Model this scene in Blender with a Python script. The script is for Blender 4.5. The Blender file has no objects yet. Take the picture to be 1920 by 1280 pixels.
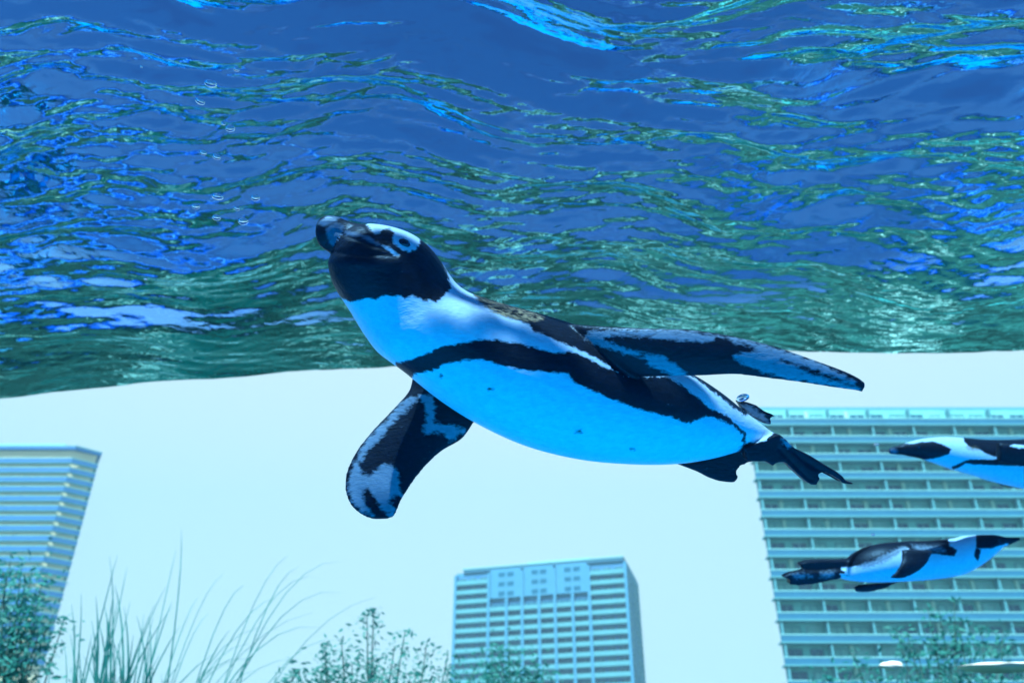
import bpy, bmesh, math, random
import numpy as np
from mathutils import Vector
from mathutils.kdtree import KDTree
from mathutils.bvhtree import BVHTree

random.seed(7)
rng = np.random.default_rng(7)
C = bpy.context.scene.collection
SC = bpy.context.scene

# ------------------------------------------------------------------ camera
PITCH = math.radians(31.0)
FPX = 1600.0                      # focal length in pixels of the 1920 px wide photograph
cam_data = bpy.data.cameras.new('camera')
cam_data.sensor_width = 36.0
cam_data.lens = 36.0 * FPX / 1920.0
cam_data.clip_start = 0.02
cam_data.clip_end = 6000.0
cam_data.dof.use_dof = True
cam_data.dof.focus_distance = 0.88
cam_data.dof.aperture_fstop = 8.0
cam = bpy.data.objects.new('camera', cam_data)
cam.location = (0, 0, 0)
cam.rotation_euler = (math.pi / 2 + PITCH, 0, 0)
C.objects.link(cam)
SC.camera = cam

# ------------------------------------------------------------------ sky and sun
SUN_EL, SUN_AZ = math.radians(56.0), math.radians(202.0)      # azimuth clockwise from +Y
W = bpy.data.worlds.new('World')
SC.world = W
W.use_nodes = True
wn = W.node_tree
sky = wn.nodes.new('ShaderNodeTexSky')
sky.sky_type = 'NISHITA'
sky.sun_disc = False
sky.sun_elevation = SUN_EL
sky.sun_rotation = SUN_AZ
sky.air_density = 0.6
sky.dust_density = 0.2
sky.ozone_density = 10.0
# a bright even veil of thin cloud low in the sky, clear deep blue higher up
geo = wn.nodes.new('ShaderNodeTexCoord')
sep = wn.nodes.new('ShaderNodeSeparateXYZ')
wn.links.new(geo.outputs['Generated'], sep.inputs[0])
vr = wn.nodes.new('ShaderNodeMapRange')
vr.interpolation_type = 'SMOOTHSTEP'
vr.inputs['From Min'].default_value, vr.inputs['From Max'].default_value = 0.555, 0.507
wn.links.new(sep.outputs['Z'], vr.inputs['Value'])
veil = wn.nodes.new('ShaderNodeMix')
veil.data_type = 'RGBA'
veil.inputs[7].default_value = (4.75, 5.25, 6.05, 1)
wn.links.new(vr.outputs[0], veil.inputs[0])
wn.links.new(sky.outputs[0], veil.inputs[6])
wn.links.new(veil.outputs[2], wn.nodes['Background'].inputs[0])
wn.nodes['Background'].inputs[1].default_value = 0.062
sun_data = bpy.data.lights.new('sun', 'SUN')
sun_data.energy = 5.0
sun_data.angle = math.radians(0.5)
sun_data.color = (1.0, 0.86, 0.78)
sun = bpy.data.objects.new('sun', sun_data)
sd = Vector((math.sin(SUN_AZ) * math.cos(SUN_EL), math.cos(SUN_AZ) * math.cos(SUN_EL), math.sin(SUN_EL)))
sun.rotation_euler = sd.to_track_quat('Z', 'Y').to_euler()
C.objects.link(sun)

SC.view_settings.view_transform = 'Standard'
SC.view_settings.look = 'None'
SC.view_settings.gamma = 1.0
SC.view_settings.exposure = 1.5
SC.view_settings.use_curve_mapping = False
SC.cycles.use_denoising = True
SC.cycles.caustics_reflective = False
SC.cycles.caustics_refractive = False
SC.cycles.max_bounces = 10
SC.cycles.transparent_max_bounces = 16

# ------------------------------------------------------------------ helpers
CP, SP = math.cos(PITCH), math.sin(PITCH)


def ray(px, py):
    """Direction of a photograph pixel, one metre deep along the optical axis."""
    a, b = (px - 960) / FPX, (640 - py) / FPX
    return np.array((a, CP - SP * b, SP + CP * b))


def at(px, py, depth):
    return ray(px, py) * depth


def on_y(px, py, y):
    d = ray(px, py)
    return d * (y / d[1])


def on_z(px, py, z):
    d = ray(px, py)
    return d * (z / d[2])


def to_px(p):
    p = np.asarray(p)
    depth = p[:, 1] * CP + p[:, 2] * SP
    up = -p[:, 1] * SP + p[:, 2] * CP
    return np.stack((960 + FPX * p[:, 0] / depth, 640 - FPX * up / depth), 1)


def link(o, parent=None):
    C.objects.link(o)
    if parent is not None:
        o.parent = parent
    return o


def mesh_obj(name, verts, faces, mat, parent=None, smooth=False):
    me = bpy.data.meshes.new(name)
    me.from_pydata([tuple(v) for v in verts], [], faces)
    for m in (mat if isinstance(mat, (list, tuple)) else [mat]):
        me.materials.append(m)
    if smooth:
        me.polygons.foreach_set('use_smooth', [True] * len(me.polygons))
    me.update()
    return link(bpy.data.objects.new(name, me), parent)


def empty(name, loc, label=None, cat=None, group=None, rotz=0):
    o = bpy.data.objects.new(name, None)
    o.empty_display_size = 0.1
    o.location = tuple(loc)
    o.rotation_euler = (0, 0, rotz)
    C.objects.link(o)
    return tag(o, label, cat, group)


def tag(o, label=None, cat=None, group=None, kind=None):
    for k, v in (('label', label), ('category', cat), ('group', group), ('kind', kind)):
        if v:
            o[k] = v
    return o


BOXF = [(0, 3, 2, 1), (4, 5, 6, 7), (0, 1, 5, 4), (1, 2, 6, 5), (2, 3, 7, 6), (3, 0, 4, 7)]


def boxv(x0, x1, y0, y1, z0, z1):
    return [(x0, y0, z0), (x1, y0, z0), (x1, y1, z0), (x0, y1, z0), (x0, y0, z1), (x1, y0, z1), (x1, y1, z1), (x0, y1, z1)]


_cache = {}


def box(name, parent, mat, x0, x1, y0, y1, z0, z1, bevel=0.0):
    """A box part; boxes of the same size and material share one mesh."""
    s = (name, mat.name, round(x1 - x0, 3), round(y1 - y0, 3), round(z1 - z0, 3))
    me = _cache.get(s)
    if me is None:
        me = bpy.data.meshes.new(name)
        me.from_pydata(boxv(0, x1 - x0, 0, y1 - y0, 0, z1 - z0), [], BOXF)
        me.materials.append(mat)
        _cache[s] = me
    o = link(bpy.data.objects.new(name, me), parent)
    o.location = (x0, y0, z0)
    return o


def multi_box(name, parent, boxes, loc=(0, 0, 0), key=None):
    """Several boxes (coords, material) joined into one part."""
    me = _cache.get(key) if key else None
    if me is None:
        mats, v, f, mi = [], [], [], []
        for b, m in boxes:
            if m not in mats:
                mats.append(m)
            n = len(v)
            v += boxv(*b)
            f += [tuple(i + n for i in q) for q in BOXF]
            mi += [mats.index(m)] * 6
        me = bpy.data.meshes.new(name)
        me.from_pydata(v, [], f)
        for m in mats:
            me.materials.append(m)
        me.polygons.foreach_set('material_index', mi)
        if key:
            _cache[key] = me
    o = link(bpy.data.objects.new(name, me), parent)
    o.location = loc
    return o


# ------------------------------------------------------------------ materials
def new_mat(name):
    m = bpy.data.materials.new(name)
    m.use_nodes = True
    nt = m.node_tree
    return m, nt, nt.nodes.get('Principled BSDF')


def N(nt, t, **kw):
    n = nt.nodes.new(t)
    for k, v in kw.items():
        if k in n.inputs:
            n.inputs[k].default_value = v
        else:
            setattr(n, k, v)
    return n


def mixc(nt, fac, a, b):
    n = nt.nodes.new('ShaderNodeMix')
    n.data_type = 'RGBA'
    for idx, v in ((0, fac), (6, a), (7, b)):
        if hasattr(v, 'default_value') or hasattr(v, 'is_output'):
            nt.links.new(v, n.inputs[idx])
        elif isinstance(v, (int, float)):
            n.inputs[idx].default_value = v
        else:
            n.inputs[idx].default_value = (*v, 1)
    return n.outputs[2]


def plain(name, col, rough=0.6, var=0.25, scale=3.0, spec=0.5, stretch=(1, 1, 1), bump=0.0):
    """A principled material with a little noise in its colour."""
    m, nt, b = new_mat(name)
    tc = N(nt, 'ShaderNodeTexCoord')
    mp = N(nt, 'ShaderNodeMapping')
    mp.inputs['Scale'].default_value = stretch
    nt.links.new(tc.outputs['Object'], mp.inputs[0])
    no = N(nt, 'ShaderNodeTexNoise', Scale=scale, Detail=5.0)
    nt.links.new(mp.outputs[0], no.inputs['Vector'])
    lo = tuple(c * (1 - var) for c in col)
    hi = tuple(min(1, c * (1 + var)) for c in col)
    nt.links.new(mixc(nt, no.outputs['Fac'], lo, hi), b.inputs['Base Color'])
    b.inputs['Roughness'].default_value = rough
    b.inputs['Specular IOR Level'].default_value = spec
    if bump:
        bp = N(nt, 'ShaderNodeBump', Strength=bump, Distance=0.01)
        nt.links.new(no.outputs['Fac'], bp.inputs['Height'])
        nt.links.new(bp.outputs[0], b.inputs['Normal'])
    return m


def math_node(nt, op, a, b=None, clamp=False):
    n = nt.nodes.new('ShaderNodeMath')
    n.operation = op
    n.use_clamp = clamp
    for i, v in enumerate((a, b)):
        if v is None:
            continue
        if isinstance(v, (int, float)):
            n.inputs[i].default_value = v
        else:
            nt.links.new(v, n.inputs[i])
    return n.outputs[0]


def water_material():
    """Seen from below: mirror past the critical angle, a window to the sky within it."""
    m, nt, b = new_mat('water_surface')
    nt.nodes.remove(b)
    tc = N(nt, 'ShaderNodeTexCoord')
    mp = N(nt, 'ShaderNodeMapping')
    mp.inputs['Scale'].default_value = (0.55, 1.0, 1.0)
    nt.links.new(tc.outputs['Object'], mp.inputs[0])
    n1 = N(nt, 'ShaderNodeTexNoise', Scale=46.0, Detail=3.0, Distortion=0.6)
    nt.links.new(mp.outputs[0], n1.inputs['Vector'])
    bp = N(nt, 'ShaderNodeBump', Strength=0.5, Distance=0.004)
    nt.links.new(n1.outputs['Fac'], bp.inputs['Height'])
    fr = N(nt, 'ShaderNodeFresnel', IOR=1.33)
    nt.links.new(bp.outputs[0], fr.inputs['Normal'])
    gl = N(nt, 'ShaderNodeBsdfGlossy', Roughness=0.0)
    gl.inputs['Color'].default_value = (0.40, 0.90, 1, 1)
    nt.links.new(bp.outputs[0], gl.inputs['Normal'])
    tr = N(nt, 'ShaderNodeBsdfTransparent')
    tr.inputs['Color'].default_value = (0.24, 0.57, 1, 1)
    rf = N(nt, 'ShaderNodeBsdfRefraction', IOR=1.33, Roughness=0.0)
    rf.inputs['Color'].default_value = (0.24, 0.57, 1, 1)
    nt.links.new(bp.outputs[0], rf.inputs['Normal'])
    mt = N(nt, 'ShaderNodeMixShader', Fac=0.10)
    nt.links.new(tr.outputs[0], mt.inputs[1])
    nt.links.new(rf.outputs[0], mt.inputs[2])
    mx = N(nt, 'ShaderNodeMixShader')
    nt.links.new(fr.outputs[0], mx.inputs[0])
    nt.links.new(mt.outputs[0], mx.inputs[1])
    nt.links.new(gl.outputs[0], mx.inputs[2])
    nt.links.new(mx.outputs[0], nt.nodes['Material Output'].inputs[0])
    return m


def feather_material():
    """Plumage: the pattern is carried by the mesh (signed distances), the shader frays its edges."""
    m, nt, b = new_mat('plumage')
    tc = N(nt, 'ShaderNodeTexCoord')
    mp = N(nt, 'ShaderNodeMapping')
    mp.inputs['Scale'].default_value = (0.45, 1.0, 1.0)
    mp.inputs['Rotation'].default_value = (0, 0.35, 0)
    nt.links.new(tc.outputs['Object'], mp.inputs[0])
    no = N(nt, 'ShaderNodeTexNoise', Scale=300.0, Detail=2.0, Roughness=0.6)
    nt.links.new(mp.outputs[0], no.inputs['Vector'])
    n2 = N(nt, 'ShaderNodeTexNoise', Scale=130.0, Detail=4.0)
    nt.links.new(tc.outputs['Object'], n2.inputs['Vector'])
    fray = math_node(nt, 'ADD', math_node(nt, 'SUBTRACT', no.outputs['Fac'], 0.5), math_node(nt, 'MULTIPLY', math_node(nt, 'SUBTRACT', n2.outputs['Fac'], 0.5), 0.35))

    def mask(attr, amp, sharp):
        at_ = N(nt, 'ShaderNodeAttribute', attribute_name=attr)
        v = math_node(nt, 'ADD', at_.outputs['Fac'], math_node(nt, 'MULTIPLY', fray, amp))
        return math_node(nt, 'ADD', math_node(nt, 'MULTIPLY', v, sharp), 0.5, True)
    dark = mask('dark', 1.5, 1.9)
    pale = mask('pale', 2.4, 1.1)
    brown = mask('brown', 1.6, 1.2)
    keratin = mask('keratin', 0.8, 1.5)
    white = mixc(nt, n2.outputs['Fac'], (0.62, 0.64, 0.67), (0.90, 0.90, 0.88))
    black = mixc(nt, no.outputs['Fac'], (0.003, 0.004, 0.007), (0.018, 0.020, 0.028))
    spk = math_node(nt, 'ADD', math_node(nt, 'MULTIPLY', math_node(nt, 'SUBTRACT', no.outputs['Fac'], 0.5), 4.0), 0.45, True)
    tawny = mixc(nt, spk, (0.012, 0.010, 0.009), (0.50, 0.31, 0.16))
    grey = mixc(nt, no.outputs['Fac'], (0.15, 0.18, 0.21), (0.34, 0.36, 0.38))
    horn = mixc(nt, n2.outputs['Fac'], (0.05, 0.07, 0.10), (0.20, 0.24, 0.29))
    c = mixc(nt, dark, white, black)
    c = mixc(nt, brown, c, tawny)
    c = mixc(nt, pale, c, grey)
    c = mixc(nt, keratin, c, horn)
    nt.links.new(c, b.inputs['Base Color'])
    b.inputs['Roughness'].default_value = 0.42
    b.inputs['Specular IOR Level'].default_value = 0.22
    bp = N(nt, 'ShaderNodeBump', Strength=0.3, Distance=0.0022)
    nt.links.new(no.outputs['Fac'], bp.inputs['Height'])
    nt.links.new(bp.outputs[0], b.inputs['Normal'])
    return m


def foliage_material(name, a, b_):
    m, nt, b = new_mat(name)
    tc = N(nt, 'ShaderNodeTexCoord')
    no = N(nt, 'ShaderNodeTexNoise', Scale=9.0, Detail=4.0)
    nt.links.new(tc.outputs['Object'], no.inputs['Vector'])
    cr = N(nt, 'ShaderNodeValToRGB')
    cr.color_ramp.elements[0].position, cr.color_ramp.elements[0].color = 0.38, (*a, 1)
    cr.color_ramp.elements[1].position, cr.color_ramp.elements[1].color = 0.64, (*b_, 1)
    nt.links.new(no.outputs['Fac'], cr.inputs[0])
    nt.links.new(cr.outputs[0], b.inputs['Base Color'])
    b.inputs['Roughness'].default_value = 0.5
    b.inputs['Specular IOR Level'].default_value = 0.2
    tl = N(nt, 'ShaderNodeBsdfTranslucent')
    nt.links.new(cr.outputs[0], tl.inputs[0])
    mx = N(nt, 'ShaderNodeMixShader', Fac=0.5)
    nt.links.new(b.outputs[0], mx.inputs[1])
    nt.links.new(tl.outputs[0], mx.inputs[2])
    nt.links.new(mx.outputs[0], nt.nodes['Material Output'].inputs[0])
    return m


def clear_material():
    m, nt, b = new_mat('clear_acrylic')
    nt.nodes.remove(b)
    t = N(nt, 'ShaderNodeBsdfTransparent')
    nt.links.new(t.outputs[0], nt.nodes['Material Output'].inputs[0])
    return m


def volume_material(name, col, density):
    m, nt, b = new_mat(name)
    nt.nodes.remove(b)
    v = N(nt, 'ShaderNodeVolumeAbsorption', Density=density)
    v.inputs['Color'].default_value = (*col, 1)
    nt.links.new(v.outputs[0], nt.nodes['Material Output'].inputs['Volume'])
    return m


M_WATER = water_material()
M_FEATHER = feather_material()
M_BOUNCE = plain('bounce_blue', (0.002, 0.58, 0.97), 0.6, 0.10, 1.5)  # strong blue, chosen to bounce blue light onto the penguins
M_POOLDEEP = plain('deep_blue_paint', (0.004, 0.10, 0.42), 0.55, 0.35, 1.2, stretch=(0.5, 1, 2))
M_EYE = plain('eye_iris', (0.015, 0.014, 0.018), 0.08, 0.3, 60.0)
M_LEAF = foliage_material('shrub_leaf', (0.02, 0.23, 0.23), (0.08, 0.36, 0.34))
M_BLADE = foliage_material('grass_blade', (0.010, 0.18, 0.19), (0.04, 0.30, 0.29))
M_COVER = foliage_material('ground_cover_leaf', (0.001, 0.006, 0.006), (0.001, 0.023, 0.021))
M_BARK = plain('bark', (0.03, 0.09, 0.09), 0.9, 0.4, 30.0)
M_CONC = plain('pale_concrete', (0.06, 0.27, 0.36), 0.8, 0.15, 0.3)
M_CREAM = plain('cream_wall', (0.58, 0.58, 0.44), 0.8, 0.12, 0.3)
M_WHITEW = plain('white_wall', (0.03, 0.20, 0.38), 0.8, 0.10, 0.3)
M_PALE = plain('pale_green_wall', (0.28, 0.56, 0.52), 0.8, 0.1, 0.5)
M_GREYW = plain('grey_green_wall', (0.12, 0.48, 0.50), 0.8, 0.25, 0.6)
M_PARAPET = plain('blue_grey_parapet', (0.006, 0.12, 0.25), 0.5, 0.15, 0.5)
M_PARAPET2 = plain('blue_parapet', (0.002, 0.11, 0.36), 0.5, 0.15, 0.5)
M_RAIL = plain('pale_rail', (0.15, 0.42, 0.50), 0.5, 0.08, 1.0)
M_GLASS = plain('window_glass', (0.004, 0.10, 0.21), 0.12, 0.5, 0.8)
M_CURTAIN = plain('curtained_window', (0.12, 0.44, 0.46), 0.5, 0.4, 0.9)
M_GROUND = plain('city_ground', (0.20, 0.20, 0.19), 0.9, 0.3, 0.02)
M_LEDGE = plain('ledge_green', (0.03, 0.10, 0.09), 0.9, 0.5, 5.0)
M_GLINT_PALE = plain('glint_pale', (0.30, 0.40, 0.40), 0.8, 0.3, 3.0)
M_GLARE = plain('glare_white', (0.72, 0.72, 0.68), 0.8, 0.15, 6.0, bump=0.4)

# ------------------------------------------------------------------ the tank
H = 1.40              # water surface above the camera
FLOOR = -1.30
WATERLINE = [(0, 741), (110, 729), (200, 723), (300, 713), (420, 705), (520, 700), (600, 692), (720, 684), (900, 674), (1100, 665),
             (1300, 659), (1500, 655), (1620, 657), (1720, 654), (1820, 652), (1920, 652)]
wl = np.array([on_z(px, py, H)[:2] for px, py in WATERLINE])


def wall_y(x):
    """Plan of the bulging acrylic wall at the far side of the tank."""
    x = np.asarray(x, float)
    y = np.interp(x, wl[:, 0], wl[:, 1])
    y = np.where(x < wl[0, 0], wl[0, 1] + (wl[0, 0] - x) * 0.16, y)
    return np.where(x > wl[-1, 0], wl[-1, 1] + (x - wl[-1, 0]) * 0.02, y)


SX = 6.0
xs_wall = np.linspace(-SX, SX, 97)
# smooth the plan so that the pane is an even curve
ys_wall = wall_y(xs_wall)
for _ in range(6):
    ys_wall[1:-1] = 0.25 * ys_wall[:-2] + 0.5 * ys_wall[1:-1] + 0.25 * ys_wall[2:]
PANE_Z0 = 0.30


def curved_wall(name, z0, z1, y_off, thick, mat):
    v, f = [], []
    n = len(xs_wall)
    for x, y in zip(xs_wall, ys_wall):
        v += [(x, y + y_off, z0), (x, y + y_off, z1), (x, y + y_off + thick, z1), (x, y + y_off + thick, z0)]
    for i in range(n - 1):
        a, b = 4 * i, 4 * (i + 1)
        for k in range(4):
            k2 = (k + 1) % 4
            f.append((a + k, a + k2, b + k2, b + k))
    f += [(0, 3, 2, 1), (4 * n - 4, 4 * n - 3, 4 * n - 2, 4 * n - 1)]
    return mesh_obj(name, v, f, mat, smooth=False)


tag(curved_wall('tank_wall', FLOOR - 0.1, PANE_Z0, 0.02, 0.25, M_POOLDEEP), kind='structure')
M_CLEAR = clear_material()
tag(curved_wall('acrylic_pane', PANE_Z0 + 0.003, H + 0.12, 0.02, 0.08, M_CLEAR), kind='structure')
tag(mesh_obj('bounce_floor', boxv(-SX, SX, -3.2, 5.5, FLOOR - 0.15, FLOOR), BOXF, M_BOUNCE), kind='structure')  # unseen blue shell, added to throw blue light up at the penguins
tag(mesh_obj('bounce_rear_wall', boxv(-SX, SX, -3.4, -3.2, FLOOR - 0.1, H + 0.05), BOXF, M_BOUNCE), kind='structure')
for s in (-1, 1):
    tag(mesh_obj('bounce_side_wall', boxv(min(s * SX, s * (SX + .2)), max(s * SX, s * (SX + .2)), -3.4, 3.4, FLOOR - 0.1, H + 0.05), BOXF, M_BOUNCE), kind='structure')

M_GLINT_WHITE = plain('glint_white', (0.72, 0.76, 0.78), 0.5, 0.1, 4.0)
tag(curved_wall('glint_strip', PANE_Z0 - 0.10, PANE_Z0 - 0.055, -0.012, 0.03, M_GLINT_WHITE), kind='structure')  # added white strip, out of view, mirrored by the water as glints
for k_, x_ in enumerate((-3.1, -2.2, -1.25, -0.5, 0.35, 1.1, 1.9, 2.7)):  # added white discs, out of view, that ripple into bright rings above
    y_ = float(np.interp(x_, xs_wall, ys_wall))
    z_ = (-0.35, -0.75, -0.15, -0.6, -0.3, -0.85, -0.2, -0.55)[k_]
    a_ = [2 * math.pi * i / 16 for i in range(16)]
    v_ = [(x_ + .075 * math.cos(t), y_ + .015, z_ + .075 * math.sin(t)) for t in a_] + [(x_ + .05 * math.cos(t), y_ - .03, z_ + .05 * math.sin(t)) for t in a_]
    f_ = [tuple(range(16, 32))] + [(i, (i + 1) % 16, 16 + (i + 1) % 16, 16 + i) for i in range(16)]
    tag(mesh_obj('glint_disc', v_, f_, M_GLINT_WHITE), kind='structure')

# the rippled surface
NR = 130
nx, ny = 900, 680
gx = np.linspace(-1, 1, nx)
gx = SX * (0.42 * gx + 0.58 * gx ** 3) / 1.0
gv = np.linspace(0, 1, ny)
gv = 1 - (1 - gv) ** 1.0
X = np.repeat(gx[None, :], ny, 0)
yw = np.interp(gx, xs_wall, ys_wall) + 0.015
y0 = 0.3
near = -3.2
vv = np.concatenate((np.linspace(near, -0.9, 25, endpoint=False), np.linspace(-0.9, y0, NR - 25, endpoint=False)))
Y = np.zeros_like(X)
for j in range(ny):
    if j < NR:
        Y[j] = vv[j]
    else:
        t = (j - NR) / (ny - NR - 1)
        Y[j] = y0 + t * (yw - y0)
Z = np.zeros_like(X)
wx = X + 0.04 * np.sin(3.1 * X + 2.3 * Y) + 0.03 * np.sin(7.0 * Y - 4 * X + 1)
wy = Y + 0.035 * np.sin(2.7 * X - 3.4 * Y + 2) + 0.025 * np.sin(9.0 * X + 3 * Y) + 0.11 * np.cos(1.25 * X + 0.3)
for k in range(164):
    lam = rng.uniform(0.45, 1.1) if k >= 150 else 0.028 * (0.5 / 0.028) ** (rng.random() ** 1.15)
    ang = math.pi / 2 + rng.normal(0, 0.27)
    kk = 2 * math.pi / lam
    if k >= 150:
        ang = math.pi / 2 + rng.normal(0, 0.8)
        kk = 2 * math.pi / lam
    slope = 0.040 if k >= 150 else 0.040 * (lam / 0.2) ** -0.05 * rng.uniform(0.5, 1.4)
    ph = rng.uniform(0, 6.28)
    amp = slope / kk
    # wave groups: each train is stronger in some places than in others
    grp = 0.55 + 0.65 * np.sin((X * rng.normal(0, 1) + Y * rng.normal(0, 1)) * 3.2 + rng.uniform(0, 6.28))
    s = np.sin(kk * (math.cos(ang) * wx + math.sin(ang) * wy) + ph)
    Z += amp * grp * (s - 0.25 * np.cos(2 * kk * (math.cos(ang) * wx + math.sin(ang) * wy) + 2 * ph))
edge = np.clip((yw[None, :] - Y) / 1.15, 0, 1)
choppy = np.clip((2.2 - Y) / 0.9, 0, 1)
Z *= 1 + 0.55 * choppy * choppy * (3 - 2 * choppy)      # rougher overhead, where the birds dive
Z *= 0.38 + 0.62 * edge * edge * (3 - 2 * edge)          # the swell dies down against the pane
verts = np.stack((X, Y, H + Z), -1).reshape(-1, 3)
ii = np.arange(nx * ny).reshape(ny, nx)
quads = np.stack((ii[:-1, :-1], ii[:-1, 1:], ii[1:, 1:], ii[1:, :-1]), -1).reshape(-1, 4)
me = bpy.data.meshes.new('water_surface')
me.vertices.add(len(verts)); me.vertices.foreach_set('co', verts.ravel())
me.loops.add(quads.size); me.loops.foreach_set('vertex_index', quads.ravel())
me.polygons.add(len(quads)); me.polygons.foreach_set('loop_start', np.arange(0, quads.size, 4))
me.polygons.foreach_set('use_smooth', np.ones(len(quads), bool))
me.update(calc_edges=True)
me.materials.append(M_WATER)
tag(link(bpy.data.objects.new('water_surface', me)), kind='structure')

# the body of water: clear, but it takes the red out of what lies behind it
WATER_VOL = volume_material('tank_water', (0.10, 0.90, 1.0), 0.11)
tag(mesh_obj('water', boxv(-SX + .05, SX - .05, -3.15, 3.9, FLOOR + .004, H + 0.10), BOXF, WATER_VOL), kind='stuff')

# ------------------------------------------------------------------ roof garden and city ground
def garden_material():
    m, nt, b = new_mat('planted_ground')
    tc = N(nt, 'ShaderNodeTexCoord')
    n1 = N(nt, 'ShaderNodeTexNoise', Scale=1.3, Detail=6.0, Roughness=0.6)
    n2 = N(nt, 'ShaderNodeTexNoise', Scale=7.0, Detail=6.0, Roughness=0.7)
    nt.links.new(tc.outputs['Object'], n1.inputs['Vector'])
    nt.links.new(tc.outputs['Object'], n2.inputs['Vector'])
    cr = N(nt, 'ShaderNodeValToRGB')
    e = cr.color_ramp.elements
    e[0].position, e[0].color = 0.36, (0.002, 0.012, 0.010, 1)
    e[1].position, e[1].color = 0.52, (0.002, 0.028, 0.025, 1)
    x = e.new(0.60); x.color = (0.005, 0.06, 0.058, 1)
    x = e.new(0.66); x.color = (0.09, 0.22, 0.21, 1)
    mixv = math_node(nt, 'ADD', math_node(nt, 'MULTIPLY', n1.outputs['Fac'], 0.6), math_node(nt, 'MULTIPLY', n2.outputs['Fac'], 0.45))
    nt.links.new(mixv, cr.inputs[0])
    nt.links.new(cr.outputs[0], b.inputs['Base Color'])
    b.inputs['Roughness'].default_value = 0.9
    return m


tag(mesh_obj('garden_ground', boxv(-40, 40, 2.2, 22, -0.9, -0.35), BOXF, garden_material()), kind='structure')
tag(mesh_obj('ground', [(-900, -900, -40), (900, -900, -40), (900, 900, -40), (-900, 900, -40)], [(0, 1, 2, 3)], M_GROUND), kind='structure')

# low planting beyond the wall, mirrored by the water above
v, f = [], []
for _ in range(7000):
    x = rng.uniform(-6.5, 6.5)
    y = float(np.interp(x, xs_wall, ys_wall)) + 0.45 + 4.2 * rng.random() ** 1.3
    hgt = 0.30 * (0.5 + 0.5 * math.sin(1.7 * x + 0.8 * y) * math.sin(1.1 * y - x))
    z = -0.35 + hgt * rng.random() ** 0.5
    a, t, L = rng.uniform(0, 6.28), rng.uniform(0.0, 1.1), rng.uniform(0.05, 0.12)
    d = np.array((math.cos(a) * math.cos(t), math.sin(a) * math.cos(t), math.sin(t)))
    s = np.array((-math.sin(a), math.cos(a), 0)) * L * 0.28
    p = np.array((x, y, z))
    n = len(v)
    v += [p, p + d * L * .5 + s, p + d * L, p + d * L * .5 - s]
    f.append((n, n + 1, n + 2, n + 3))
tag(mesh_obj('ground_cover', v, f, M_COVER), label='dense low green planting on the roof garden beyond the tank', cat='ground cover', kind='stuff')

v, f = [], []  # unseen pale pieces added for white curls in the mirrored water
for _ in range(20):
    x, y, rr_ = rng.uniform(-4.5, 4.5), 0.0, rng.uniform(0.05, 0.16)
    y = float(np.interp(x, xs_wall, ys_wall)) + rng.uniform(0.5, 3.6)
    n = len(v)
    for q in range(8):
        a = q * math.pi / 4
        v.append((x + 1.5 * rr_ * math.cos(a), y + rr_ * math.sin(a), -0.345))
    for q in range(8):
        a = q * math.pi / 4
        v.append((x + 1.1 * rr_ * math.cos(a), y + .7 * rr_ * math.sin(a), -0.04 + rr_ * .4))
    f.append(tuple(range(n + 8, n + 16)))
    f += [(n + q, n + (q + 1) % 8, n + 8 + (q + 1) % 8, n + 8 + q) for q in range(8)]
tag(mesh_obj('glint_pieces', v, f, M_GLINT_PALE), label='unseen pale pieces added to make white glints in the water mirror', cat='glint_pieces', kind='stuff')

# ------------------------------------------------------------------ buildings
BASE_Z = -40.0


def window_part(parent, x, z, w, h, y, frame, glass, key, depth=0.12):
    """A framed two-leaf window: frame proud of the glass."""
    t = 0.12
    b = [((0, w, 0.0, depth, 0, t), frame), ((0, w, 0.0, depth, h - t, h), frame), ((0, t, 0.0, depth, t, h - t), frame),
         ((w - t, w, 0.0, depth, t, h - t), frame), ((w / 2 - t / 2, w / 2 + t / 2, 0.0, depth, t, h - t), frame),
         ((t, w / 2 - t / 2, depth * .6, depth * .9, t, h - t), glass), ((w / 2 + t / 2, w - t, depth * .6, depth * .9, t, h - t), glass)]
    return multi_box('window', parent, b, (x, y, z), key)


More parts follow.
